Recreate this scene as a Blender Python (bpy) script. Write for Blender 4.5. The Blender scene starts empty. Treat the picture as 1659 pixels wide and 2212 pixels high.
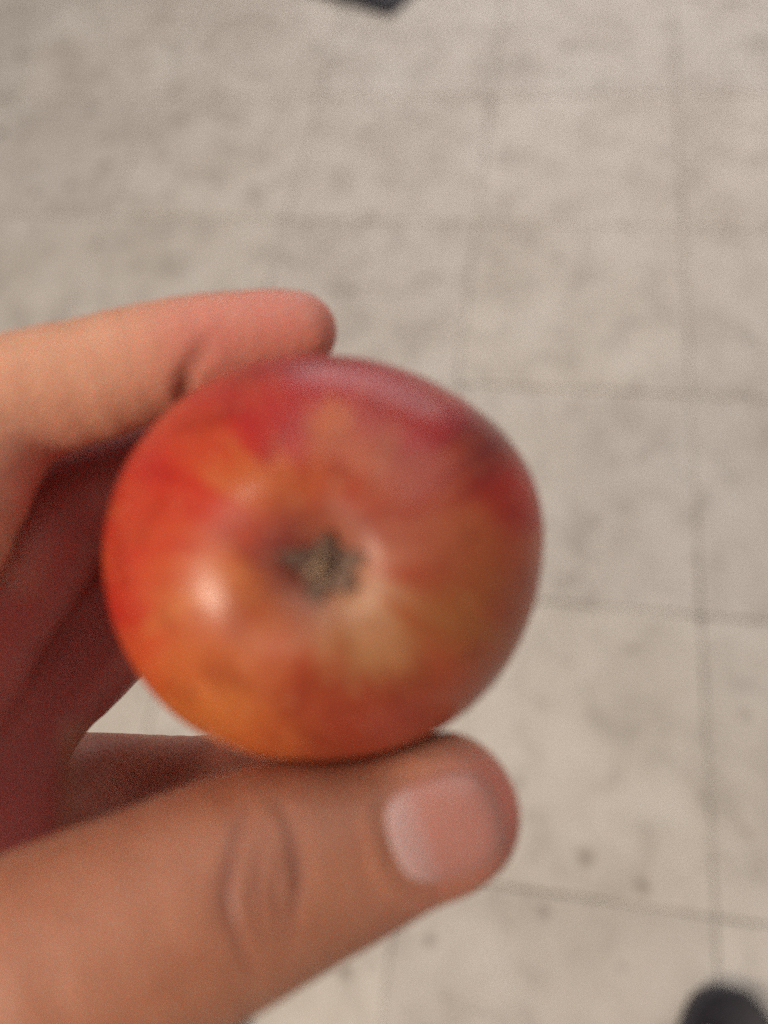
import bpy, bmesh, math, random
import numpy as np
from mathutils import Vector, Matrix

# ------------------------------------------------------------------ camera
# World: z up, metres, floor at z = 0, the floor tiles run along x and y.
FPX, CX, CY = 1661.0, 829.5, 1106.0          # focal length and centre in a 1659 x 2212 frame
CAM_H = 0.90
_ey = Vector((518, 3315, -1661)).normalized()   # floor axes as the camera sees them
_ex = Vector((10600, -824, 1661)).normalized()
_ez = _ex.cross(_ey).normalized()
_ey = _ez.cross(_ex).normalized()
ROT = Matrix((_ex, _ey, _ez))                 # camera -> world
scn = bpy.context.scene
cam_d = bpy.data.cameras.new('camera'); cam = bpy.data.objects.new('camera', cam_d)
scn.collection.objects.link(cam); scn.camera = cam
cam.matrix_world = Matrix.Translation((0, 0, CAM_H)) @ ROT.to_4x4()
cam_d.sensor_fit = 'VERTICAL'; cam_d.sensor_height = 36.0; cam_d.sensor_width = 27.0
cam_d.lens = 36.0 * FPX / 2212.0
cam_d.clip_start = 0.005; cam_d.clip_end = 60
cam_d.dof.use_dof = True; cam_d.dof.focus_distance = 0.163; cam_d.dof.aperture_fstop = 6.0
scn.render.resolution_x, scn.render.resolution_y = 768, 1024

# ------------------------------------------------------------------ light
world = bpy.data.worlds.new('World'); scn.world = world; world.use_nodes = True
bg = world.node_tree.nodes['Background']
bg.inputs[0].default_value = (1.0, 0.92, 0.85, 1); bg.inputs[1].default_value = 0.19

def area(name, loc, target, sx, sy, watts, col):
    d = bpy.data.lights.new(name, 'AREA'); d.shape = 'RECTANGLE'; d.size = sx; d.size_y = sy
    d.energy = watts; d.color = col
    o = bpy.data.objects.new(name, d); scn.collection.objects.link(o)
    o.location = loc
    o.rotation_euler = (Vector(target) - Vector(loc)).to_track_quat('-Z', 'Y').to_euler()
    return o
HAND_AT = (-0.01, 0.06, 0.80)
area('lamp_side', (-0.88, -0.95, 1.78), HAND_AT, 0.54, 0.54, 26, (1.0, 0.85, 0.69))
area('lamp_ceiling', (-0.66, -0.16, 2.28), (-0.1, 0.1, 0.8), 0.20, 0.20, 3, (1.0, 0.93, 0.86))
area('lamp_window', (0.15, 3.0, 1.00), (0.3, 0.4, 0.7), 2.2, 1.2, 15, (1.0, 0.90, 0.89))
area('lamp_overhead', (1.05, 1.9, 3.1), (0.8, 0.7, 0), 4.0, 3.0, 58, (1.0, 0.94, 0.88))  # unseen fill panel added to light the floor, like ceiling bounce

scn.view_settings.view_transform = 'Standard'; scn.view_settings.look = 'None'
scn.view_settings.exposure = 0.11; scn.view_settings.gamma = 1.0
scn.view_settings.use_curve_mapping = False
scn.cycles.use_denoising = False
scn.cycles.use_adaptive_sampling = True; scn.cycles.adaptive_threshold = 0.045; scn.cycles.adaptive_min_samples = 28
scn.cycles.max_bounces = 8

# ------------------------------------------------------------------ helpers
def cpt(px, py, z):
    """point z millimetres in front of the lens, in hand space (x right, y up, z away; mm)"""
    return np.array([(px - CX) * z / FPX, (CY - py) * z / FPX, z], float)

ROTN = np.array(ROT)
def to_world(P):
    P = np.atleast_2d(np.asarray(P, float)) * 0.001
    Q = P * np.array([1, 1, -1.0])
    return Q @ ROTN.T + np.array([0, 0, CAM_H])

def on_plane(px, py, z=0.0):
    d = ROTN @ np.array([(px - CX), (CY - py), -FPX])
    t = (z - CAM_H) / d[2]
    return np.array([0, 0, CAM_H]) + d * t

def link(o, parent=None):
    scn.collection.objects.link(o)
    if parent is not None: o.parent = parent
    return o
def mesh_obj(name, V, F, mat, parent=None, smooth=True, origin=None):
    me = bpy.data.meshes.new(name)
    V = np.asarray(V, float)
    if origin is not None: V = V - np.asarray(origin)
    me.from_pydata(V.tolist(), [], F if isinstance(F, list) else F.tolist())
    me.update()
    if smooth: me.polygons.foreach_set('use_smooth', np.ones(len(me.polygons), bool))
    me.materials.append(mat)
    return link(bpy.data.objects.new(name, me), parent)
def tag(o, label=None, cat=None, group=None, kind=None):
    if label: o['label'] = label
    if cat: o['category'] = cat
    if group: o['group'] = group
    if kind: o['kind'] = kind
    return o
def empty(name, loc=(0, 0, 0)):
    o = link(bpy.data.objects.new(name, None)); o.location = loc; o.empty_display_size = 0.02
    return o

class NT:
    def __init__(s, name):
        s.m = bpy.data.materials.new(name); s.m.use_nodes = True
        s.t = s.m.node_tree; s.b = s.t.nodes['Principled BSDF']
    def n(s, typ, **kw):
        nd = s.t.nodes.new(typ)
        for k, v in kw.items():
            if k in nd.inputs.keys(): nd.inputs[k].default_value = v
            else: setattr(nd, k, v)
        return nd
    def l(s, a, b): s.t.links.new(a, b)
    def noise(s, scale, detail=3, rough=0.5, vec=None, dist=0.0):
        nd = s.n('ShaderNodeTexNoise'); nd.inputs['Scale'].default_value = scale
        nd.inputs['Detail'].default_value = detail; nd.inputs['Roughness'].default_value = rough
        nd.inputs['Distortion'].default_value = dist
        if vec is not None: s.l(vec, nd.inputs['Vector'])
        return nd.outputs['Fac']
    def ramp(s, fac, stops):
        nd = s.n('ShaderNodeValToRGB'); cr = nd.color_ramp
        while len(cr.elements) < len(stops): cr.elements.new(0.5)
        for e, (p, c) in zip(cr.elements, stops):
            e.position = p; e.color = (*c, 1) if len(c) == 3 else c
        s.l(fac, nd.inputs[0]); return nd.outputs[0]
    def mix(s, fac, a, b, mode='MIX'):
        nd = s.n('ShaderNodeMix'); nd.data_type = 'RGBA'; nd.blend_type = mode
        for i, v in ((0, fac), (6, a), (7, b)):
            if isinstance(v, (int, float)): nd.inputs[i].default_value = v
            elif isinstance(v, tuple): nd.inputs[i].default_value = (*v, 1) if len(v) == 3 else v
            else: s.l(v, nd.inputs[i])
        return nd.outputs[2]
    def math(s, op, a, b=None):
        nd = s.n('ShaderNodeMath'); nd.operation = op
        for i, v in ((0, a), (1, b)):
            if v is None: continue
            if isinstance(v, (int, float)): nd.inputs[i].default_value = v
            else: s.l(v, nd.inputs[i])
        return nd.outputs[0]
    def bump(s, h, strength, dist):
        nd = s.n('ShaderNodeBump'); nd.inputs['Strength'].default_value = strength
        nd.inputs['Distance'].default_value = dist; s.l(h, nd.inputs['Height'])
        s.l(nd.outputs[0], s.b.inputs['Normal'])

# ------------------------------------------------------------------ materials
def make_tile_mat():
    k = NT('stone_tile'); geo = k.n('ShaderNodeNewGeometry').outputs['Position']
    oi = k.n('ShaderNodeObjectInfo').outputs['Random']
    cl = k.noise(6.0, 5, 0.6, geo, 0.4)
    base = k.ramp(cl, [(0.28, (0.47, 0.425, 0.375)), (0.5, (0.55, 0.505, 0.455)), (0.72, (0.60, 0.56, 0.515))])
    bl = k.noise(17, 4, 0.62, geo, 0.5)
    spots = k.ramp(bl, [(0.30, (0.66, 0.645, 0.63)), (0.46, (0.91, 0.905, 0.895)), (0.62, (1, 1, 1))])
    c = k.mix(0.8, base, spots, 'MULTIPLY')
    vor = k.n('ShaderNodeTexVoronoi'); vor.inputs['Scale'].default_value = 17; k.l(geo, vor.inputs['Vector'])
    sp = k.ramp(k.math('ADD', vor.outputs['Distance'], k.math('MULTIPLY', k.math('SUBTRACT', bl, .5), .45)), [(0.0, (0.52, 0.50, 0.48)), (0.10, (0.72, 0.70, 0.68)), (0.2, (1, 1, 1))])
    pick = k.ramp(k.n('ShaderNodeSeparateColor').outputs[0], [(0.45, (0, 0, 0)), (0.75, (1, 1, 1))])
    sc = [n for n in k.t.nodes if n.bl_idname == 'ShaderNodeSeparateColor'][0]; k.l(vor.outputs['Color'], sc.inputs[0])
    c = k.mix(pick, c, k.mix(1.0, c, sp, 'MULTIPLY'))
    for (px_, py_, r_) in ((835, 540, .009), (590, 400, .011), (150, 402, .016), (265, 398, .012), (1365, 1400, .017), (1175, 1970, .015), (1515, 1338, .014), (1120, 1690, .014),
                           (1345, 2090, .013), (985, 792, .014), (1290, 820, .011), (1500, 1210, .012), (930, 2030, .016), (1460, 690, .012)):
        q = on_plane(px_, py_)
        ds_ = k.n('ShaderNodeVectorMath'); ds_.operation = 'DISTANCE'; k.l(geo, ds_.inputs[0]); ds_.inputs[1].default_value = q.tolist()
        v = k.math('ADD', k.math('MULTIPLY', ds_.outputs['Value'], 1 / r_), k.math('MULTIPLY', bl, .8))
        c = k.mix(1.0, c, k.ramp(v, [(0.40, (0.55, 0.53, 0.52)), (1.0, (1, 1, 1))]), 'MULTIPLY')
    tone = k.ramp(oi, [(0, (0.93, 0.93, 0.94)), (1, (1, 1, 1))])
    c = k.mix(1.0, c, tone, 'MULTIPLY')
    k.l(c, k.b.inputs['Base Color'])
    k.b.inputs['Roughness'].default_value = 0.55
    k.bump(bl, 0.25, 0.0015)
    return k.m
def make_grout_mat():
    k = NT('grout'); geo = k.n('ShaderNodeNewGeometry').outputs['Position']
    c = k.ramp(k.noise(9, 4, 0.6, geo), [(0.36, (0.17, 0.155, 0.14)), (0.55, (0.48, 0.45, 0.41))])
    k.l(c, k.b.inputs['Base Color']); k.b.inputs['Roughness'].default_value = 0.9
    return k.m
def make_skin_mat(name='skin', tint=(1, 1, 1)):
    k = NT(name); tc = k.n('ShaderNodeTexCoord').outputs['Object']
    n1 = k.noise(75, 4, 0.6, tc); n2 = k.noise(420, 2, 0.5, tc)
    c = k.ramp(n1, [(0.3, (0.50, 0.235, 0.145)), (0.5, (0.55, 0.275, 0.175)), (0.7, (0.59, 0.305, 0.20))])
    c = k.mix(0.2, c, k.ramp(n2, [(0.3, (0.80, 0.72, 0.70)), (0.6, (1, 1, 1))]), 'MULTIPLY')
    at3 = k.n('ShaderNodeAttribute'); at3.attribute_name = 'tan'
    c = k.mix(at3.outputs['Fac'], c, k.mix(1.0, c, (0.65, 0.535, 0.49), 'MULTIPLY'))  # darker back skin plus the thumb's painted shade
    at4 = k.n('ShaderNodeAttribute'); at4.attribute_name = 'rosy'
    c = k.mix(at4.outputs['Fac'], c, (0.60, 0.205, 0.155))
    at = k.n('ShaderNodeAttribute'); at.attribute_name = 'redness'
    c = k.mix(at.outputs['Fac'], c, (0.41, 0.085, 0.080))  # fingertip red, and maroon for the shade painted inside the hand
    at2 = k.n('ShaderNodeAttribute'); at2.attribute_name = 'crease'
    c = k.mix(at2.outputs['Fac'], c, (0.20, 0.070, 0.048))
    c = k.mix(1.0, c, tint, 'MULTIPLY')
    k.l(c, k.b.inputs['Base Color'])
    b = k.b.inputs
    b['Roughness'].default_value = 0.48; b['Subsurface Weight'].default_value = 0.22
    b['Subsurface Radius'].default_value = (1.0, 0.34, 0.18); b['Subsurface Scale'].default_value = 0.0035
    b['Specular IOR Level'].default_value = 0.4
    v = k.n('ShaderNodeTexVoronoi'); v.inputs['Scale'].default_value = 900; k.l(tc, v.inputs['Vector'])
    h = k.math('ADD', v.outputs['Distance'], k.math('MULTIPLY', n2, 1.5))
    k.bump(h, 0.16, 0.0005)
    return k.m
def make_nail_mat():
    k = NT('nail'); tc = k.n('ShaderNodeTexCoord').outputs['Object']
    at = k.n('ShaderNodeAttribute'); at.attribute_name = 'lunula'
    c = k.mix(at.outputs['Fac'], (0.43, 0.185, 0.148), (0.49, 0.305, 0.285))
    c = k.mix(0.3, c, k.ramp(k.noise(150, 2, 0.5, tc), [(0.3, (0.85, 0.8, 0.8)), (0.7, (1, 1, 1))]), 'MULTIPLY')
    k.l(c, k.b.inputs['Base Color'])
    k.b.inputs['Roughness'].default_value = 0.34; k.b.inputs['Subsurface Weight'].default_value = 0.15
    k.b.inputs['Subsurface Radius'].default_value = (1, 0.4, 0.3); k.b.inputs['Subsurface Scale'].default_value = 0.002
    return k.m
def make_apple_mat():
    k = NT('apple_peel'); tc = k.n('ShaderNodeTexCoord').outputs['Object']
    at = k.n('ShaderNodeAttribute'); at.attribute_name = 'peel'
    c = at.outputs['Color']
    n1 = k.noise(160, 4, 0.6, tc, 0.5)
    c = k.mix(0.75, c, k.ramp(n1, [(0.34, (0.70, 0.56, 0.52)), (0.5, (0.97, 0.95, 0.93)), (0.7, (1, 1, 1))]), 'MULTIPLY')
    v = k.n('ShaderNodeTexVoronoi'); v.inputs['Scale'].default_value = 330; k.l(tc, v.inputs['Vector'])
    dots = k.ramp(v.outputs['Distance'], [(0.10, (1, 1, 1)), (0.2, (0, 0, 0))])
    c = k.mix(k.math('MULTIPLY', dots, 0.18), c, (0.60, 0.36, 0.18))
    k.l(c, k.b.inputs['Base Color'])
    b = k.b.inputs
    b['Roughness'].default_value = 0.27; b['Specular IOR Level'].default_value = 0.36
    rr = k.ramp(k.noise(90, 3, 0.5, tc), [(0.3, (0.25, 0.25, 0.25)), (0.7, (0.38, 0.38, 0.38))])
    ru = k.n('ShaderNodeAttribute'); ru.attribute_name = 'russet'
    k.l(k.mix(ru.outputs['Fac'], rr, (0.62, 0.62, 0.62)), b['Roughness'])
    b['Subsurface Weight'].default_value = 0.10; b['Subsurface Radius'].default_value = (1, 0.4, 0.15)
    b['Subsurface Scale'].default_value = 0.002
    k.bump(n1, 0.10, 0.0008)
    return k.m
def make_noise_mat(name, ca, cb, scale, rough, bump=0.2, bd=0.001):
    k = NT(name); tc = k.n('ShaderNodeTexCoord').outputs['Object']
    n = k.noise(scale, 4, 0.6, tc)
    k.l(k.ramp(n, [(0.3, ca), (0.7, cb)]), k.b.inputs['Base Color'])
    k.b.inputs['Roughness'].default_value = rough; k.bump(n, bump, bd)
    return k.m
M_TILE, M_GROUT = make_tile_mat(), make_grout_mat()
M_SKIN, M_NAIL, M_APPLE = make_skin_mat(), make_nail_mat(), make_apple_mat()
M_CALYX = make_noise_mat('dried_calyx', (0.085, 0.046, 0.034), (0.20, 0.118, 0.08), 500, 0.85, 0.5)
M_STAMEN = make_noise_mat('dried_stamens', (0.20, 0.12, 0.075), (0.38, 0.25, 0.155), 900, 0.9, 0.5)
M_STEM = make_noise_mat('stem_wood', (0.08, 0.05, 0.025), (0.18, 0.11, 0.05), 300, 0.8, 0.5)
M_RUBBER = make_noise_mat('black_rubber', (0.010, 0.010, 0.016), (0.022, 0.021, 0.030), 120, 0.6, 0.2)
M_MAT = make_noise_mat('dark_mat', (0.018, 0.019, 0.032), (0.045, 0.046, 0.062), 260, 0.95, 0.8, 0.003)

# ------------------------------------------------------------------ floor
TILE, GAP = 0.32, 0.0024
corner = on_plane(1515, 1330)
ix0 = math.floor((-2.1 - corner[0]) / TILE); iy0 = math.floor((-1.7 - corner[1]) / TILE)
fx0, fx1 = corner[0] + (ix0 + 1) * TILE, corner[0] + (ix0 + 13) * TILE
fy0, fy1 = corner[1] + (iy0 + 1) * TILE, corner[1] + (iy0 + 14) * TILE
floor = mesh_obj('floor', [(fx0, fy0, -0.0022), (fx1, fy0, -0.0022), (fx1, fy1, -0.0022), (fx0, fy1, -0.0022)],
                 [[0, 1, 2, 3]], M_GROUT, smooth=False)
tag(floor, 'grey grouted floor of large pale stone tiles', 'floor', kind='structure')
def tile_mesh():
    h = TILE / 2 - GAP / 2; b = 0.0012; t = 0.0
    rings = [(h, -0.02), (h, t - b), (h - b * 0.3, t - b * 0.3), (h - b, t)]
    V, F = [], []
    for (r, z) in rings: V += [(-r, -r, z), (r, -r, z), (r, r, z), (-r, r, z)]
    for i in range(3):
        for j in range(4):
            a, c = i * 4 + j, i * 4 + (j + 1) % 4
            F.append([a, c, c + 4, a + 4])
    F.append([12, 13, 14, 15])
    me = bpy.data.meshes.new('tile'); me.from_pydata(V, [], F); me.update(); me.materials.append(M_TILE)
    return me
TM = tile_mesh(); rnd = random.Random(4)
for i in range(ix0 + 1, ix0 + 13):
    for j in range(iy0 + 1, iy0 + 14):
        o = link(bpy.data.objects.new('tile', TM), floor)
        o.location = (corner[0] + (i + 0.5) * TILE, corner[1] + (j + 0.5) * TILE, rnd.uniform(-0.0005, 0.0004))
        o.rotation_euler = (rnd.gauss(0, 0.0006), rnd.gauss(0, 0.0006), 0)

# ------------------------------------------------------------------ surface from a distance field
def surface_nets(fn, lo, hi, h, coarse=4):
    lo, hi = np.array(lo, float), np.array(hi, float)
    n = np.ceil((hi - lo) / (h * coarse)).astype(int) * coarse + 1
    nc = (n - 1) // coarse + 1
    ax = [lo[i] + np.arange(nc[i]) * h * coarse for i in range(3)]
    G = np.stack(np.meshgrid(*ax, indexing='ij'), -1).reshape(-1, 3).astype(np.float32)
    C = fn(G).reshape(nc)
    D = np.repeat(np.repeat(np.repeat(C, coarse, 0), coarse, 1), coarse, 2).astype(np.float32)
    off = coarse // 2                      # centre the nearest-neighbour blocks
    D = D[off:off + n[0], off:off + n[1], off:off + n[2]]
    band = np.abs(D) < h * coarse * 1.25
    idx = np.argwhere(band)
    D[band] = fn((lo + idx * h).astype(np.float32))
    S = D < 0
    c = np.zeros(tuple(np.array(D.shape) - 1), np.uint8)
    for dx in (0, 1):
        for dy in (0, 1):
            for dz in (0, 1):
                c += S[dx:dx + c.shape[0], dy:dy + c.shape[1], dz:dz + c.shape[2]]
    act = np.argwhere((c > 0) & (c < 8))
    vid = -np.ones(c.shape, np.int32); vid[tuple(act.T)] = np.arange(len(act))
    cn = np.array([[x, y, z] for x in (0, 1) for y in (0, 1) for z in (0, 1)])
    vals = np.stack([D[tuple((act + k).T)] for k in cn], 1)
    acc = np.zeros((len(act), 3)); cnt = np.zeros(len(act))
    for a in range(8):
        for b in range(a + 1, 8):
            if np.abs(cn[a] - cn[b]).sum() != 1: continue
            va, vb = vals[:, a], vals[:, b]
            m = (va < 0) != (vb < 0)
            t = np.where(m, va / np.where(m, va - vb, 1), 0)
            acc[m] += (cn[a] + t[:, None] * (cn[b] - cn[a]))[m]; cnt[m] += 1
    V = lo + (act + acc / cnt[:, None]) * h
    F = []
    for a in range(3):
        b, d = (a + 1) % 3, (a + 2) % 3
        s0 = [slice(None)] * 3; s1 = [slice(None)] * 3
        s0[a] = slice(0, -1); s1[a] = slice(1, None)
        A, B = S[tuple(s0)], S[tuple(s1)]
        e = np.argwhere(A != B)
        e = e[(e[:, b] > 0) & (e[:, d] > 0) & (e[:, b] < c.shape[b]) & (e[:, d] < c.shape[d])]
        ub = np.zeros(3, int); ub[b] = 1
        ud = np.zeros(3, int); ud[d] = 1
        q = np.stack([vid[tuple((e - ub - ud).T)], vid[tuple((e - ud).T)], vid[tuple(e.T)], vid[tuple((e - ub).T)]], 1)
        flip = ~A[tuple(e.T)]
        q[flip] = q[flip][:, ::-1]
        F.append(q)
    F = np.concatenate(F)
    for _ in range(1):                     # pull the vertices onto the surface
        V = V - np.clip(fn(V), -h, h)[:, None] * grad(fn, V, h * 0.5)
    return V, F
TET = np.array([(1, 1, 1), (1, -1, -1), (-1, 1, -1), (-1, -1, 1)], float)
def grad(fn, V, e):
    g = sum(fn((V + t * e * .577).astype(np.float32))[:, None].astype(float) * t for t in TET)
    return g / np.maximum(np.linalg.norm(g, axis=1, keepdims=True), 1e-9)
def cone(p, a, b, ra, rb, flat=None):
    """tapered capsule; flat = (axis, factor): thinner along that axis"""
    q = p - a; d = b - a
    if flat is not None:
        ax, f = flat; ax = ax / np.linalg.norm(ax)
        q = q + np.outer(q @ ax, ax) * (f - 1)
        d = d + ax * (d @ ax) * (f - 1)
    t = np.clip((q @ d) / (d @ d), 0, 1)
    return np.linalg.norm(q - t[:, None] * d, axis=1) - (ra + (rb - ra) * t)
def smin(a, b, k):
    h = np.maximum(k - np.abs(a - b), 0) / k
    return np.minimum(a, b) - h * h * k * 0.25
def smax(a, b, k): return -smin(-a, -b, k)

# ------------------------------------------------------------------ apple shape (hand space, mm)
AC = np.array([-8.2, -5.5, 109.0]); AR = 30.0
PROF = np.array([(0, .722), (.04, .722), (.08, .734), (.13, .766), (.19, .804), (.26, .825), (.34, .822), (.44, .793), (.57, .728),
                 (.70, .635), (.81, .52), (.90, .385), (.97, .20), (1, 0), (.985, -.2), (.93, -.42), (.82, -.63), (.66, -.79),
                 (.48, -.87), (.33, -.87), (.2, -.79), (.1, -.66), (.04, -.57), (0, -.55)])
def catmull(P, m):
    out = []
    Q = np.vstack([2 * P[0] - P[1], P, 2 * P[-1] - P[-2]])
    for i in range(len(P) - 1):
        a, b, c, d = Q[i:i + 4]
        for t in np.linspace(0, 1, m, endpoint=False):
            out.append(0.5 * ((2 * b) + (c - a) * t + (2 * a - 5 * b + 4 * c - d) * t * t + (3 * b - a - 3 * c + d) * t ** 3))
    out.append(P[-1]); return np.array(out)
PROFS = catmull(PROF, 6)
# outline of the fruit seen from its calyx end: angle (degrees, counter-clockwise from right) and radius
OUT = np.array([(-180, 1.015), (-165, 1.02), (-150, 1.015), (-135, 1.01), (-120, .99), (-105, .965), (-90, .95), (-75, .96), (-60, .975), (-45, .995),
                (-30, 1.0), (-15, 1.0), (0, 1.01), (15, 1.03), (30, 1.01), (45, .965), (60, .935), (75, .92), (90, .915), (105, .925), (120, .94),
                (135, .96), (150, .985), (165, 1.005), (180, 1.015)])
def outline(phi):
    return np.interp(np.degrees(phi), OUT[:, 0], OUT[:, 1])
NPHI = 256
phis = np.linspace(-math.pi, math.pi, NPHI, endpoint=False)
ol = outline(phis); ol = (np.roll(ol, 3) + np.roll(ol, -3) + 2 * ol + np.roll(ol, 6) + np.roll(ol, -6)) / 6
def apple_local(r, z, phi, o):
    lobes = np.exp(-((r - .33) / .18) ** 2) * (z > 0) * 0.005 * np.cos(5 * (phi + 0.35)) + \
            np.exp(-((r - .42) / .2) ** 2) * (z < 0) * 0.018 * np.cos(5 * phi)
    wob = 1 + 0.006 * np.sin(3 * phi + 1.2) * np.sin(4 * z + .4)
    w = np.clip(r / 0.6, 0, 1)
    k = (1 + (o - 1) * w) * wob
    sh = (z > 0) * np.clip(1 - r / .8, 0, 1) ** 1.5           # the calyx sits a little off centre
    return np.stack([r * k * np.cos(phi) + .050 * sh, r * k * np.sin(phi) - .018 * sh, -(z + lobes)], -1) * AR
aV = []
for (r, z) in PROFS[1:-1]:
    aV.append(apple_local(np.full(NPHI, r), np.full(NPHI, z), phis, ol))
aV = np.array(aV); NR = len(aV)
aVf = np.vstack([aV.reshape(-1, 3), [[.05 * AR, -.018 * AR, -PROFS[0][1] * AR]], [[0, 0, -PROFS[-1][1] * AR]]])
aF = []
for i in range(NR - 1):
    for j in range(NPHI):
        j2 = (j + 1) % NPHI
        aF.append([i * NPHI + j, (i + 1) * NPHI + j, (i + 1) * NPHI + j2, i * NPHI + j2])
t0, t1 = NR * NPHI, NR * NPHI + 1
for j in range(NPHI):
    j2 = (j + 1) % NPHI
    aF.append([t0, j, j2]); aF.append([t1, (NR - 1) * NPHI + j2, (NR - 1) * NPHI + j])
# radial table for contact with the hand
_th = np.arctan2(PROFS[:, 0], PROFS[:, 1]); _rh = np.hypot(PROFS[:, 0], PROFS[:, 1])
def apple_dist(p):
    q = p - AC
    rr = np.linalg.norm(q, axis=1) + 1e-9
    rad = np.hypot(q[:, 0], q[:, 1])
    th = np.arctan2(rad, -q[:, 2])
    o = 1 + (outline(np.arctan2(q[:, 1], q[:, 0])) - 1) * np.clip(rad / (0.6 * AR), 0, 1)
    return rr - np.interp(th, _th, _rh) * AR * (1 + (o - 1) * np.sin(th) ** 2)

# ------------------------------------------------------------------ hand
ZAX = np.array([0, 0, 1.0])
def tube(pts, m=3):
    P = np.array([[*c, r] for c, r in pts]); Q = np.vstack([2 * P[0] - P[1], P, 2 * P[-1] - P[-2]]); out = []
    for i in range(len(P) - 1):
        a, b, c, d = Q[i:i + 4]
        for t in np.linspace(0, 1, m, endpoint=False):
            out.append(0.5 * ((2 * b) + (c - a) * t + (2 * a - 5 * b + 4 * c - d) * t * t + (3 * b - a - 3 * c + d) * t ** 3))
    out.append(P[-1]); return [(o[:3], o[3]) for o in out]
def near(p, lo, hi, f, pad=14.0):
    q = np.maximum(np.maximum(lo - p, p - hi), 0); b = np.sqrt((q * q).sum(1))
    m = b < pad; d = b.astype(p.dtype) + 0.0
    if m.any(): d[m] = f(p[m])
    return d
def chain(p, pts, k=0.8, flat=None):
    C = np.array([c for c, r in pts]); R = np.array([r for c, r in pts])
    def f(p):
        d = None
        for (a, ra), (b, rb) in zip(pts[:-1], pts[1:]):
            e = cone(p, a, b, ra, rb, flat)
            d = e if d is None else smin(d, e, k)
        return d
    return near(p, (C - R[:, None]).min(0), (C + R[:, None]).max(0), f)
THUMB = [(cpt(-190, 2270, 96), 16.8), (cpt(40, 2140, 96), 16.2), (cpt(330, 2005, 98), 15.0), (cpt(590, 1882, 101.5), 13.9), (cpt(800, 1808, 104.5), 11.8), (cpt(965, 1752, 106), 9.6)]
INDEX = [(cpt(-290, 1440, 108), 11.0), (cpt(-135, 1150, 111), 9.8), (cpt(0, 896, 115), 9.9), (cpt(210, 818, 117), 9.1), (cpt(400, 762, 119), 8.3), (cpt(560, 727, 121), 7.0), (cpt(645, 716, 122), 6.1)]
MIDDLE = [(cpt(-133, 1462, 126), 11.0), (cpt(40, 1250, 132), 10.2), (cpt(140, 1100, 136), 10.8), (cpt(300, 1050, 135), 10.0), (cpt(430, 1000, 135), 8.8), (cpt(560, 970, 138), 7.6), (cpt(650, 970, 141), 6.8)]
RING = [(cpt(0, 1570, 142), 10.5), (cpt(146, 1458, 147), 10.2), (cpt(248, 1346, 150), 11.3), (cpt(420, 1265, 148), 9.8), (cpt(560, 1265, 145), 7.6), (cpt(640, 1260, 144), 6.4)]
LITTLE = [(cpt(20, 1690, 156), 9.6), (cpt(170, 1676, 161), 8.6), (cpt(290, 1676, 163), 8.4), (cpt(430, 1676, 158), 7.8), (cpt(540, 1646, 152), 6.4), (cpt(590, 1625, 148), 5.6)]
THUMB, INDEX, MIDDLE, RING, LITTLE = (tube(c) for c in (THUMB, INDEX, MIDDLE, RING, LITTLE))
WRIST = np.array([-128.0, -78, 128]); ELBOW = np.array([-262.0, -215, 92])
def hand_raw(p):
    th = chain(p, THUMB, .8, (ZAX, 1.13))
    # broad, slightly square thumb tip
    a = cpt(935, 1722, 105.5); b = cpt(975, 1778, 105.5)
    th = smin(th, cone(p, a, b, 8.3, 7.8, (ZAX, 1.15)), 4)
    ind = chain(p, INDEX); mid = chain(p, MIDDLE); rin = chain(p, RING); lit = chain(p, LITTLE)
    f = smin(smin(smin(ind, mid, 2.5), rin, 6.0), lit, 2.0)
    im, mm, rm, lm = INDEX[0][0], MIDDLE[0][0], RING[0][0], LITTLE[0][0]
    W1, W2 = WRIST + np.array([6, 4, -13]), WRIST + np.array([2, -4, 14])
    palm = cone(p, im, W1, 12, 16)
    for (q, w, ra) in ((mm, WRIST, 12), (rm, WRIST, 12), (lm, W2, 11)):
        palm = smin(palm, cone(p, q, w, ra, 16), 8)
    palm = smin(palm, cone(p, cpt(-150, 2150, 122), cpt(-100, 1640, 142), 16, 14), 9)     # ball of the thumb
    palm = smin(palm, cone(p, cpt(-210, 2200, 102), W1, 17, 18), 9)
    palm = smin(palm, cone(p, cpt(-200, 2000, 124), cpt(-230, 1500, 126), 9, 9), 12)        # web
    palm = smin(palm, cone(p, cpt(-80, 1980, 132), cpt(-50, 1700, 142), 13.5, 12), 9)
    palm = smin(palm, cone(p, cpt(-40, 1330, 140), cpt(120, 1260, 150), 10, 10), 7)          # finger roots
    palm = smin(palm, cone(p, cpt(120, 1800, 154), cpt(340, 1765, 158), 9.5, 9), 5)
    palm = smin(palm, cone(p, cpt(10, 1760, 150), cpt(50, 1980, 146), 11.5, 14), 8)
    arm = cone(p, WRIST, ELBOW, 22, 33)
    d = smin(palm, arm, 16)
    d = smin(d, f, 5); d = smin(d, th, 6)
    return d
def hand_fn(p):
    return smax(hand_raw(p), 0.15 - apple_dist(p), 1.6)
hV, hF = surface_nets(hand_fn, (-300, -252, 55), (34, 42, 186), 1.0, 4)
# keep the arm's mesh lighter? it is one continuous surface, so it stays as it is
def pix(V): return np.stack([CX + FPX * V[:, 0] / V[:, 2], CY - FPX * V[:, 1] / V[:, 2]], 1)
def seg_dist(P, poly):
    best = np.full(len(P), 1e9)
    for a, b in zip(poly[:-1], poly[1:]):
        a, b = np.array(a, float), np.array(b, float)
        t = np.clip(((P - a) @ (b - a)) / ((b - a) @ (b - a)), 0, 1)
        best = np.minimum(best, np.linalg.norm(P - a - t[:, None] * (b - a), axis=1))
    return best
def seg_t(P, a, b):
    a, b = np.array(a, float), np.array(b, float)
    return ((P - a) @ (b - a)) / ((b - a) @ (b - a))
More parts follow.
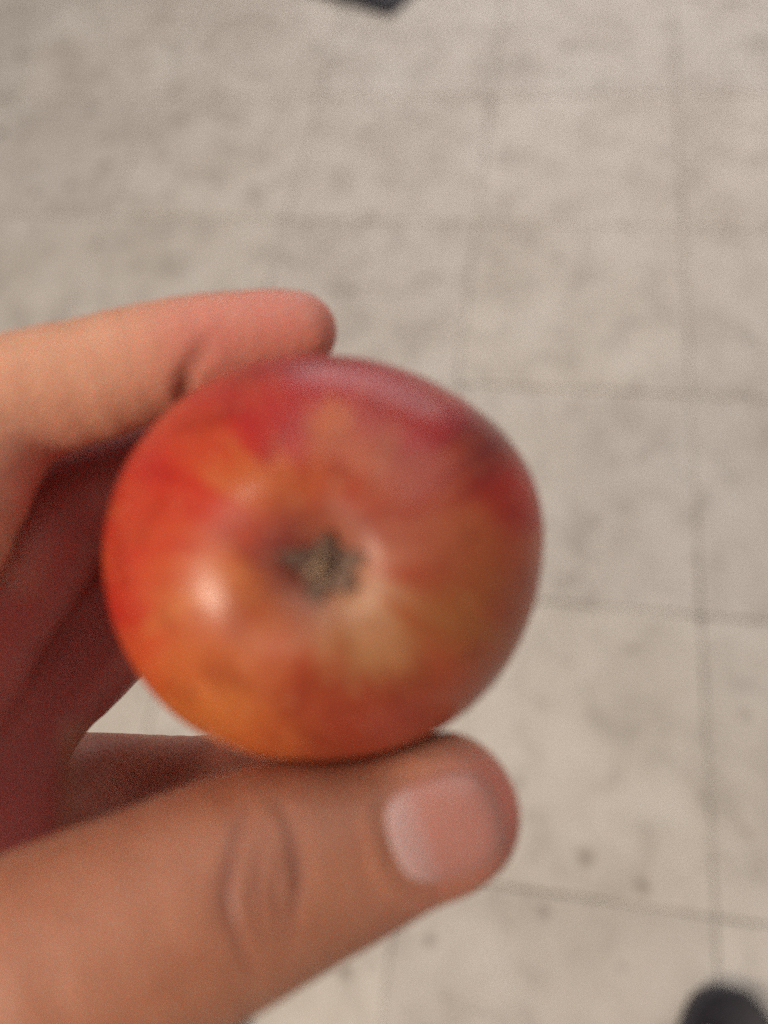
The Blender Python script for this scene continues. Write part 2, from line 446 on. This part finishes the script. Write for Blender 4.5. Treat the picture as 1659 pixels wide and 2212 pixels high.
# refine the mesh where the knuckle and the nail are seen large
def refine(V, F, sel):
    bm = bmesh.new(); bv = [bm.verts.new(v) for v in V]; bm.verts.ensure_lookup_table()
    fs = [bm.faces.new([bv[i] for i in f]) for f in F]
    ed = {e for f, s in zip(fs, sel) if s for e in f.edges}
    bmesh.ops.subdivide_edges(bm, edges=list(ed), cuts=1, use_grid_fill=True)
    bm.verts.index_update()
    V2 = np.array([v.co[:] for v in bm.verts]); F2 = [[v.index for v in f.verts] for f in bm.faces]
    bm.free(); return V2, F2
cF = hV[hF].mean(1); pF = pix(cF)
sel = (pF[:, 0] > 380) & (pF[:, 0] < 1180) & (pF[:, 1] > 1560) & (pF[:, 1] < 2180) & (cF[:, 2] < 108)
hV, hF = refine(hV, hF, sel)
for _ in range(2): hV = hV - np.clip(hand_fn(hV), -.5, .5)[:, None] * grad(hand_fn, hV, 0.4)
hN = grad(hand_fn, hV, 0.6)
PX = pix(hV); front = np.clip(-hN[:, 2] * 1.6, 0, 1) * (hV[:, 2] < 112)
disp = np.zeros(len(hV)); crease = np.zeros(len(hV)); red = np.zeros(len(hV))
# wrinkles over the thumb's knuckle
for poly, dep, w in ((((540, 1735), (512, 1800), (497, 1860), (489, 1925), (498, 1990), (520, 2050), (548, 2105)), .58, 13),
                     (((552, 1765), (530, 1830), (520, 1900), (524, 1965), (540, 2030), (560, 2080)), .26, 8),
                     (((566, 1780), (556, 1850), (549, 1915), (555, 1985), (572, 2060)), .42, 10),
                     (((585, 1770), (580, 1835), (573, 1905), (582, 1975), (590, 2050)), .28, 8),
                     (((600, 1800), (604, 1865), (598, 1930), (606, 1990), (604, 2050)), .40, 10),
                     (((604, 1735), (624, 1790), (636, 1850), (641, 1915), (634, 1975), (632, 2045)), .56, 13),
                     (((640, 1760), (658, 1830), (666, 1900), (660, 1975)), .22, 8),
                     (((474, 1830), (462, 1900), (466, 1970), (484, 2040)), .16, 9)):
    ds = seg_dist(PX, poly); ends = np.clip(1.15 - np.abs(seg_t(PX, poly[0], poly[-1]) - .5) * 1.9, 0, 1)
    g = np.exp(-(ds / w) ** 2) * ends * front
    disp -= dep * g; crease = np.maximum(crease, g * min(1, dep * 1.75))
kn = np.exp(-(((PX[:, 0] - 575) / 100) ** 2 + ((PX[:, 1] - 1900) / 150) ** 2)) * front
disp += 0.05 * kn
# nail frame: along the thumb (a) and across it (b), pixels
NC = np.array([962.0, 1786.0]); na = np.array([.953, -.303]); nb = np.array([.303, .953])
NLEN, NWID = 126.0, 117.0
def nail_r(u, v):                       # 1 on the nail's outline
    return (np.abs(u) ** 2.9 + np.abs(v) ** 2.9) ** (1 / 2.9)
nu = ((PX - NC) @ na) / NLEN; nv = ((PX - NC) @ nb) / NWID
nr = nail_r(nu, nv)
nf = front * (PX[:, 0] > 780)
back = np.clip((0.55 - nu) / 0.5, 0, 1)                      # fold round the root and the sides
disp -= 0.07 * np.exp(-((nr - 1.0) / .09) ** 2) * nf * (0.35 + .65 * back)
disp += 0.20 * np.exp(-((nr - 1.28) / .14) ** 2) * nf * back
disp -= 0.10 * (nr < 0.97) * nf
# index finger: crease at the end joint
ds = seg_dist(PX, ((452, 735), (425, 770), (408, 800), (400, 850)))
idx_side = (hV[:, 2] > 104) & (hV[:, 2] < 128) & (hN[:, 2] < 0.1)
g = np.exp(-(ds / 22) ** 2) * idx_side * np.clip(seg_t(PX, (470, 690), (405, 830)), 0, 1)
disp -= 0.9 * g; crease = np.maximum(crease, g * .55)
rng = np.random.default_rng(3)
disp += 0.03 * np.sin(hV[:, 0] * .35 + 1.3 * np.sin(hV[:, 1] * .21)) * np.sin(hV[:, 1] * .27 + hV[:, 2] * .3)
hV = hV + hN * disp[:, None]
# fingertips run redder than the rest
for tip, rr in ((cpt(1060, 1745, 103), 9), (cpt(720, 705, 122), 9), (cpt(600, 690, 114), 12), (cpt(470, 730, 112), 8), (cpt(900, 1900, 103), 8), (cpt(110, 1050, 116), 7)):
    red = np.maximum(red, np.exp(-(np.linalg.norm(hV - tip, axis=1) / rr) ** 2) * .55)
palm_shade = np.clip((hV[:, 2] - 117) / 9, 0, 1) * np.clip((hV[:, 0] + 112) / 25, 0, 1) * np.clip(1.1 + hN[:, 0], 0, 1) * (PX[:, 1] > 800)  # shade inside the hand, painted by depth and view region
palm_shade = np.maximum(palm_shade, np.clip((PX[:, 1] - 1190) / 120, 0, 1) * np.clip((1790 - PX[:, 1]) / 80, 0, 1) * (PX[:, 0] > -300) * np.clip((hV[:, 2] - 104) / 7, 0, 1))
palm_shade *= 1 - .65 * np.clip((PX[:, 1] - 1540) / 50, 0, 1) * np.clip((PX[:, 0] - 110) / 40, 0, 1)  # the lit little finger takes less of the painted shade
red = np.maximum(red * .5, palm_shade * .9)                      # the inner side of the hand is redder, and its shade is painted in
rosy = np.zeros(len(hV))
for tip, rr in ((cpt(700, 700, 122), 11), (cpt(600, 690, 114), 13), (cpt(470, 720, 112), 10), (cpt(1080, 1740, 103), 9), (cpt(110, 1050, 116), 8)):
    rosy = np.maximum(rosy, np.exp(-(np.linalg.norm(hV - tip, axis=1) / rr) ** 2) * .8)
W = to_world(hV); ORIGIN = to_world(WRIST)[0]
def set_attr(o, name, vals):
    a = o.data.attributes.new(name, 'FLOAT', 'POINT'); a.data.foreach_set('value', np.asarray(vals, np.float32))
hand = mesh_obj('hand', W, hF, M_SKIN, origin=ORIGIN); hand.location = ORIGIN
# the back of the thumb and hand is darker skin, with the thumb's relative shade painted in
tan_shade = np.clip((PX[:, 1] - 1560) / 120, 0, 1) * np.clip(.6 - hN[:, 2], 0, 1)
tan_shade = np.maximum(tan_shade, np.clip((-62 - hV[:, 0]) / 20, 0, 1) * .8)
set_attr(hand, 'tan', np.clip(tan_shade, 0, 1))
set_attr(hand, 'rosy', rosy)
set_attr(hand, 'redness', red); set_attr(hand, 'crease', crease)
tag(hand, 'bare left hand gripping the red apple between thumb and curled fingers', 'hand')

# nails: plates that follow the finger's surface
def nail(name, centre_px, a, b, ln, wd, z0, parent, lift, power=2.9, nu_=34, nv_=30, fromdir=None):
    us = np.linspace(-1, 1, nu_); vs = np.linspace(-1, 1, nv_)
    U, Vv = np.meshgrid(us, vs, indexing='ij')
    s = np.maximum(np.abs(U), np.abs(Vv)) / np.maximum(nail_r(U, Vv), 1e-6)
    U2, V2 = U * s, Vv * s
    P = centre_px + U2.reshape(-1, 1) * ln * a + V2.reshape(-1, 1) * wd * b
    z = np.full(len(P), z0 - 30.0)
    for _ in range(60):                  # walk along the line of sight to the skin
        q = np.stack([(P[:, 0] - CX) * z / FPX, (CY - P[:, 1]) * z / FPX, z], 1)
        z = z + np.clip(hand_fn(q), -1, 6) * 0.8
    q = np.stack([(P[:, 0] - CX) * z / FPX, (CY - P[:, 1]) * z / FPX, z], 1)
    n = grad(hand_fn, q, .8); r = nail_r(U2, V2).reshape(-1)
    u = U2.reshape(-1)
    h = lift * (1 - np.clip(r, 0, 1) ** 6) - 0.16 * np.clip(r, 0, 1) ** 10 + 0.12 * np.clip(u, 0, 1)
    top = q + n * h[:, None]
    F = [[i * nv_ + j, i * nv_ + j + 1, (i + 1) * nv_ + j + 1, (i + 1) * nv_ + j] for i in range(nu_ - 1) for j in range(nv_ - 1)]
    bot = top - n * 0.5; N = len(top)
    F2 = [[N + k for k in f[::-1]] for f in F]
    rim = [i * nv_ for i in range(nu_)] + [(nu_ - 1) * nv_ + j for j in range(1, nv_)] + [i * nv_ + nv_ - 1 for i in range(nu_ - 2, -1, -1)] + [j for j in range(nv_ - 2, 0, -1)]
    R = [[rim[i], rim[(i + 1) % len(rim)], N + rim[(i + 1) % len(rim)], N + rim[i]] for i in range(len(rim))]
    o = mesh_obj(name, to_world(np.vstack([top, bot])), F + F2 + R, M_NAIL, parent, origin=ORIGIN)
    lun = np.clip(1 - ((u + 1.0) / .75) ** 2 - 0.1 * V2.reshape(-1) ** 2, 0, 1)
    set_attr(o, 'lunula', np.concatenate([lun, lun]))
    bm = bmesh.new(); bm.from_mesh(o.data); bmesh.ops.recalc_face_normals(bm, faces=bm.faces); bm.to_mesh(o.data); bm.free()
    o.data.polygons.foreach_set('use_smooth', np.ones(len(o.data.polygons), bool))
    return o
tn = nail('thumb_nail', NC, na, nb, NLEN, NWID, 104, hand, 0.14)
tn['label'] = 'smooth pink thumb nail with a pale root'

# ------------------------------------------------------------------ apple
A0 = to_world(AC)[0]
apple = empty('apple', A0)
tag(apple, 'small red and orange apple held with its dried blossom end facing up', 'apple')
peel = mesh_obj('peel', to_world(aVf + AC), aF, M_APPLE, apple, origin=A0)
bm = bmesh.new(); bm.from_mesh(peel.data); bmesh.ops.recalc_face_normals(bm, faces=bm.faces); bm.to_mesh(peel.data); bm.free()
peel.data.polygons.foreach_set('use_smooth', np.ones(len(peel.data.polygons), bool))
# colour patches of the peel, placed on the face round the calyx (x, y from -1 to 1 across the fruit)
RED, CRIM, DRED = (.50, .030, .018), (.45, .028, .034), (.38, .046, .026)
ORG, YEL, TAN, BRN = (.53, .135, .035), (.58, .19, .045), (.47, .27, .16), (.48, .115, .045)
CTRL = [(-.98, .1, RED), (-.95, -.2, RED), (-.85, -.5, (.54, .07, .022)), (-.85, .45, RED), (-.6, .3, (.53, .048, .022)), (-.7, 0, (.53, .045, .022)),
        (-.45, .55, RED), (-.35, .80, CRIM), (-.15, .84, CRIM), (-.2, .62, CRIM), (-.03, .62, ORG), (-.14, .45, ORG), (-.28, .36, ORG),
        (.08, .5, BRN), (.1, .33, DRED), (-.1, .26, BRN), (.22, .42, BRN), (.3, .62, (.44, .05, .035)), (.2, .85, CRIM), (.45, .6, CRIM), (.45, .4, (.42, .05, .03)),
        (.66, .47, (.20, .016, .020)), (.78, .25, (.46, .06, .03)), (.65, .1, BRN), (.92, .3, RED), (.9, 0, (.56, .12, .045)), (.75, -.1, (.42, .12, .04)), (.5, .12, (.42, .09, .05)), (.5, -.05, (.44, .13, .06)),  # right-side tones raised in the colour to make up for weak fill light
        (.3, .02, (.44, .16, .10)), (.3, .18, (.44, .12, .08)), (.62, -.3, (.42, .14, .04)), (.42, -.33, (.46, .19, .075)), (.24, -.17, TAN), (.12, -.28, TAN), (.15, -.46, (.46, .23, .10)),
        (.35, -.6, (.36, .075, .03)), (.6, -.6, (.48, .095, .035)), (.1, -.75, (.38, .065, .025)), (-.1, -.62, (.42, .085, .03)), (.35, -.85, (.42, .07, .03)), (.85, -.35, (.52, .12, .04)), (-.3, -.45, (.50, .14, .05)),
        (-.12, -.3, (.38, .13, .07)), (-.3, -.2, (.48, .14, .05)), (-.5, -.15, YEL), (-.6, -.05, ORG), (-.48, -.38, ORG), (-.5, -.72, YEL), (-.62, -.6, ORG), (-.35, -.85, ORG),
        (-.2, -.05, (.28, .07, .055)), (-.18, .1, (.32, .07, .06)), (.05, .08, (.33, .13, .07)), (0, -.12, (.28, .10, .06)), (-.05, .14, (.36, .08, .05)), (-.42, .12, (.5, .075, .035))]  # purple-brown left of the calyx paints in the basin wall's shade
cp = np.array([c[:2] for c in CTRL]); cc = np.array([c[2] for c in CTRL])
L = aVf / AR
def vnoise(x, y, seed, wrap=None):
    xi, yi = np.floor(x).astype(int), np.floor(y).astype(int); fx, fy = x - xi, y - yi
    fx, fy = fx * fx * (3 - 2 * fx), fy * fy * (3 - 2 * fy)
    def hsh(a, b):
        if wrap: a = a % wrap
        v = np.sin(a * 127.1 + b * 311.7 + seed * 74.7) * 43758.5453
        return v - np.floor(v)
    return (hsh(xi, yi) * (1 - fx) + hsh(xi + 1, yi) * fx) * (1 - fy) + (hsh(xi, yi + 1) * (1 - fx) + hsh(xi + 1, yi + 1) * fx) * fy
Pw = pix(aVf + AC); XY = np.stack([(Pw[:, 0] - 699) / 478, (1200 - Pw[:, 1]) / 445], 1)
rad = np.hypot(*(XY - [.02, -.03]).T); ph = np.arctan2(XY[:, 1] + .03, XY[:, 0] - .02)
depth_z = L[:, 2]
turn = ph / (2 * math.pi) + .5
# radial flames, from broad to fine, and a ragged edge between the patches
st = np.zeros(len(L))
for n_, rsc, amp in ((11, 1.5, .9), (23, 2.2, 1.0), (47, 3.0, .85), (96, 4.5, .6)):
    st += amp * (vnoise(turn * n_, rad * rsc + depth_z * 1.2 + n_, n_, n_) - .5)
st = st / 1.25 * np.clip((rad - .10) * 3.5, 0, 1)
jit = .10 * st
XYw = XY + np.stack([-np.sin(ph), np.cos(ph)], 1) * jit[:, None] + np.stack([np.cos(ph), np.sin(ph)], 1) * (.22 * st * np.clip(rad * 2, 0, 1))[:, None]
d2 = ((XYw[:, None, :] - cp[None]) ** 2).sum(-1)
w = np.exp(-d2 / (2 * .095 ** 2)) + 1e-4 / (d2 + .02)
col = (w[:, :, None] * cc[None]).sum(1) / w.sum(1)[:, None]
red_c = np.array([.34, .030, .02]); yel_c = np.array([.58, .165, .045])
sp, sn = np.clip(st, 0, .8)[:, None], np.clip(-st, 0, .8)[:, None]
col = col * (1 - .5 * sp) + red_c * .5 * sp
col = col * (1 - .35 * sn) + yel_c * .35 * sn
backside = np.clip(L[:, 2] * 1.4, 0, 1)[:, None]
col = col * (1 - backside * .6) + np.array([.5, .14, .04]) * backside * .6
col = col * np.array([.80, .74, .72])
set_attr(peel, 'russet', np.exp(-(rad / .24) ** 2) * (L[:, 2] < 0))
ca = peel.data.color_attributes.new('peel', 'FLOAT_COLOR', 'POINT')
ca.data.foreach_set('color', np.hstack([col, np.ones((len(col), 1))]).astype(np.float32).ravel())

# calyx: five withered sepals round a tuft of stamens, in the basin
CB = AC + np.array([.05 * AR, -.018 * AR, -PROFS[0][1] * AR])
calyx = mesh_obj('calyx', *(lambda n: (to_world(np.vstack([[CB + [0, 0, -.25]], [CB + [3.0 * math.cos(t) * (1 + .15 * math.sin(3 * t)), 3.0 * math.sin(t), -.5 - .12 * math.cos(5 * t)] for t in np.linspace(0, 2 * math.pi, n, endpoint=False)],
                 [CB + [3.3 * math.cos(t), 3.3 * math.sin(t), .3] for t in np.linspace(0, 2 * math.pi, n, endpoint=False)]])),
                 [[0, 1 + i, 1 + (i + 1) % n] for i in range(n)] + [[1 + i, 1 + n + i, 1 + n + (i + 1) % n, 1 + (i + 1) % n] for i in range(n)]))(30), M_CALYX, apple, origin=A0)
rs = random.Random(21)
for kdeg, ln, curl, wd in ((8, 5.2, 1.1, 3.2), (82, 4.4, 1.5, 2.6), (162, 5.4, .9, 2.8), (252, 6.8, .4, 2.4), (318, 4.8, 1.2, 3.2)):
    t = math.radians(kdeg); er = np.array([math.cos(t), math.sin(t), 0]); et = np.array([-math.sin(t), math.cos(t), 0])
    V = []; nu_, nv_ = 9, 5
    for i in range(nu_):
        s = i / (nu_ - 1)
        rr = 1.2 + ln * (s - .30 * curl * s * s); zz = -0.3 - 2.6 * s * (1 - .5 * s) - 0.8 * curl * s ** 3
        hw = wd * .5 * (1 - s) ** .6 * (1 + .1 * math.sin(9 * s))
        for j in range(nv_):
            q = (j / (nv_ - 1) - .5) * 2
            V.append(CB + er * rr + et * (q * hw + .5 * curl * s * s) + np.array([0, 0, zz - .5 * q * q * (1 - s) + .15 * math.sin(7 * s + q * 3)]))
    F = [[i * nv_ + j, i * nv_ + j + 1, (i + 1) * nv_ + j + 1, (i + 1) * nv_ + j] for i in range(nu_ - 1) for j in range(nv_ - 1)]
    o = mesh_obj('sepal', to_world(V), F, M_CALYX, calyx, origin=A0)
    so = o.modifiers.new('thickness', 'SOLIDIFY'); so.thickness = 0.0003
sv, sf = [], []
for i in range(22):
    a = rs.uniform(0, 6.28); r0 = rs.uniform(0, 1.1); r1 = r0 + rs.uniform(-.4, .8); hgt = rs.uniform(1.4, 2.6)
    b0 = CB + np.array([r0 * math.cos(a), r0 * math.sin(a), -.2]); b1 = CB + np.array([r1 * math.cos(a + .4) - .5, r1 * math.sin(a + .4) - .3, -hgt])
    n0 = len(sv)
    for (c_, rr) in ((b0, .22), ((b0 + b1) / 2 + [.15, .1, 0], .17), (b1, .26)):
        for q in range(4): sv.append(c_ + [rr * math.cos(q * 1.5708), rr * math.sin(q * 1.5708), 0])
    for m in range(2):
        for q in range(4): sf.append([n0 + m * 4 + q, n0 + m * 4 + (q + 1) % 4, n0 + m * 4 + 4 + (q + 1) % 4, n0 + m * 4 + 4 + q])
    sf.append([n0 + 8, n0 + 9, n0 + 10, n0 + 11])
mesh_obj('stamens', to_world(sv), sf, M_STAMEN, calyx, origin=A0)
# stem, in the hollow at the far end
sv, sf = [], []
for i in range(9):
    s = i / 8; c_ = AC + np.array([1.6 * s * s, -1.2 * s, .52 * AR + 15 * s]); rr = 1.0 + .5 * abs(s - .4) ** 1.5 * 2
    for q in range(10): sv.append(c_ + [rr * math.cos(q * .6283), rr * math.sin(q * .6283), 0])
for i in range(8):
    for q in range(10): sf.append([i * 10 + q, i * 10 + (q + 1) % 10, (i + 1) * 10 + (q + 1) % 10, (i + 1) * 10 + q])
sf.append(list(range(80, 90)))
mesh_obj('stem', to_world(sv), sf, M_STEM, apple, origin=A0)

# ------------------------------------------------------------------ feet in sandals (metres, toes towards +y)
def foot_fn(p):
    P = lambda *a: np.array(a, float)
    d = cone(p, P(-4, -210, 46), P(2, -150, 48), 28, 30)
    d = smin(d, cone(p, P(2, -160, 55), P(14, -60, 36), 30, 20), 20)
    d = smin(d, cone(p, P(0, -170, 60), P(-16, -60, 32), 24, 16), 20)
    d = smin(d, cone(p, P(24, -62, 32), P(-30, -72, 29), 16, 13), 18)
    d = smin(d, cone(p, P(0, -190, 80), P(2, -196, 190), 33, 38), 26)     # ankle
    for (x0, x1, y1, r0, r1) in ((24, 22, -12, 12, 10.5), (9, 7, -12, 9, 7.5), (-5, -8, -20, 8.5, 7), (-17, -21, -29, 8, 6.5), (-29, -33, -41, 7.5, 6.5)):
        y0 = -58 - (24 - x0) * .2
        d = smin(d, cone(p, P(x0, y0, 30), P((x0 + x1) / 2, (y0 + y1) / 2, 31), r0, r0), 5)
        d = smin(d, cone(p, P((x0 + x1) / 2, (y0 + y1) / 2, 31), P(x1, y1, 27), r0, r1), 2.2)
    return smax(d, 18.2 - p[:, 2], 3)
fV, fF = surface_nets(foot_fn, (-62, -262, 14), (62, 18, 236), 2.4, 4)
def sole_outline(n=72):
    pts = [(0, 24), (22, 19), (38, 3), (46, -25), (47, -60), (41, -105), (35, -150), (35, -195), (30, -232), (14, -252), (-6, -254), (-24, -244), (-34, -215),
           (-36, -175), (-40, -130), (-47, -90), (-51, -55), (-46, -22), (-33, 5), (-16, 20)]
    P = np.array(pts, float); Q = np.vstack([P[-1:], P, P[:2]]); out = []
    for i in range(len(P)):
        a, b, c, d = Q[i:i + 4]
        for t in np.linspace(0, 1, 5, endpoint=False):
            out.append(0.5 * ((2 * b) + (c - a) * t + (2 * a - 5 * b + 4 * c - d) * t * t + (3 * b - a - 3 * c + d) * t ** 3))
    return np.array(out)
def sandal(tip_px, yaw, mirror, label_s, label_f):
    base = on_plane(*tip_px, 0.02)
    root = empty('sandal', (base[0], base[1], 0.0)); root.rotation_euler = (0, 0, yaw)
    sx = -1 if mirror else 1
    def M(V): V = np.asarray(V, float) * np.array([sx, 1, 1]); return V * .001
    def ff(F): return [list(f)[::-1] for f in F] if mirror else [list(f) for f in F]
    ol_ = sole_outline(); n = len(ol_); cen = ol_.mean(0)
    V, F = [], []
    rings = [(1.0, .5, -3), (1.0, 3, 0), (1, 17, 0), (1, 20.5, -1), (1, 22, -3.5), (1, 22, -6), (1, 18.5, -9)]
    nrm = np.roll(ol_, -1, 0) - np.roll(ol_, 1, 0); nrm = np.stack([nrm[:, 1], -nrm[:, 0]], 1); nrm /= np.linalg.norm(nrm, axis=1, keepdims=True)
    if ((ol_ - cen) * nrm).sum() < 0: nrm = -nrm
    for (_, z, off) in rings:
        for q, m in zip(ol_, nrm): V.append((*(q + m * off), z))
    for i in range(len(rings) - 1):
        for j in range(n): F.append([i * n + j, i * n + (j + 1) % n, (i + 1) * n + (j + 1) % n, (i + 1) * n + j])
    F.append(list(range(n))[::-1]); F.append([(len(rings) - 1) * n + j for j in range(n)])
    def fin(o):
        bm = bmesh.new(); bm.from_mesh(o.data); bmesh.ops.recalc_face_normals(bm, faces=bm.faces); bm.to_mesh(o.data); bm.free(); return o
    fin(mesh_obj('sole', M(V), F, M_RUBBER, root, smooth=True))
    V, F = [], []; na_, nb_ = 25, 9
    for i in range(na_):
        a = math.pi * i / (na_ - 1)
        for j in range(nb_):
            y = -125 + 62 * j / (nb_ - 1)
            hw = 46 + 2 * j / nb_; top = 74 - 2.0 * j
            V.append((hw * math.cos(a) * (1 + .0), y - 10 * (math.cos(a) < 0) * abs(math.cos(a)), 8 + top * max(math.sin(a), 0) ** .75 * .9))
    for i in range(na_ - 1):
        for j in range(nb_ - 1): F.append([i * nb_ + j, i * nb_ + j + 1, (i + 1) * nb_ + j + 1, (i + 1) * nb_ + j])
    o = fin(mesh_obj('strap', M(V), F, M_RUBBER, root)); so = o.modifiers.new('thickness', 'SOLIDIFY'); so.thickness = .005; so.offset = 1
    tag(root, label_s, 'sandal', 'sandals on the photographer\'s feet')
    f = mesh_obj('foot', M(fV), ff(fF), M_SKIN); f.location = root.matrix_basis @ Vector((0, -.015, 0)); f.rotation_euler = root.rotation_euler
    tag(f, label_f, 'foot', 'feet standing on the tiles')
    return root
sandal((1590, 2198), math.radians(-9), True, 'black slide sandal with rounded toe at the lower right corner', 'bare foot in the black sandal at the lower right corner')
sandal((425, 2228), math.radians(12), False, 'black slide sandal showing only its tip below the thumb', 'bare foot in the black sandal below the thumb')

# ------------------------------------------------------------------ dark mat at the far edge
c0 = on_plane(846, 26, .01); c1 = on_plane(716, -12, .01)
ex = (c1 - c0); ex[2] = 0; ex /= np.linalg.norm(ex); ey_ = np.array([ex[1], -ex[0], 0])
if ey_[1] < 0: ey_ = -ey_
def mat_part(name, x0, x1, y0, y1, z0, z1, r, parent, mat, n=6):
    V, F = [], []
    ring = []
    for (cx_, cy_, a0) in ((x1 - r, y1 - r, 0), (x0 + r, y1 - r, 90), (x0 + r, y0 + r, 180), (x1 - r, y0 + r, 270)):
        for i in range(n + 1):
            a = math.radians(a0 + 90 * i / n); ring.append((cx_, cy_, math.cos(a), math.sin(a)))
    lay = ((r, z0), (r, z1 - .003), (r - .001, z1 - .001), (r - .003, z1))
    for (rr, z) in lay:
        for (cx_, cy_, ca_, sa_) in ring:
            p = c0 * np.array([1, 1, 0]) + ex * (cx_ + rr * ca_) + ey_ * (cy_ + rr * sa_); V.append((p[0], p[1], z))
    m = len(ring)
    for i in range(3):
        for j in range(m): F.append([i * m + j, i * m + (j + 1) % m, (i + 1) * m + (j + 1) % m, (i + 1) * m + j])
    F.append([3 * m + j for j in range(m)])
    o = mesh_obj(name, V, F, mat, parent, smooth=False)
    bm = bmesh.new(); bm.from_mesh(o.data); bmesh.ops.recalc_face_normals(bm, faces=bm.faces); bm.to_mesh(o.data); bm.free()
    return o
fm = mat_part('floor_mat', 0, .62, 0, .42, .001, .012, .015, None, M_RUBBER)
tag(fm, 'dark navy floor mat whose corner shows at the top edge', 'mat')
mat_part('pile', .022, .598, .022, .398, .0125, .017, .008, fm, M_MAT)
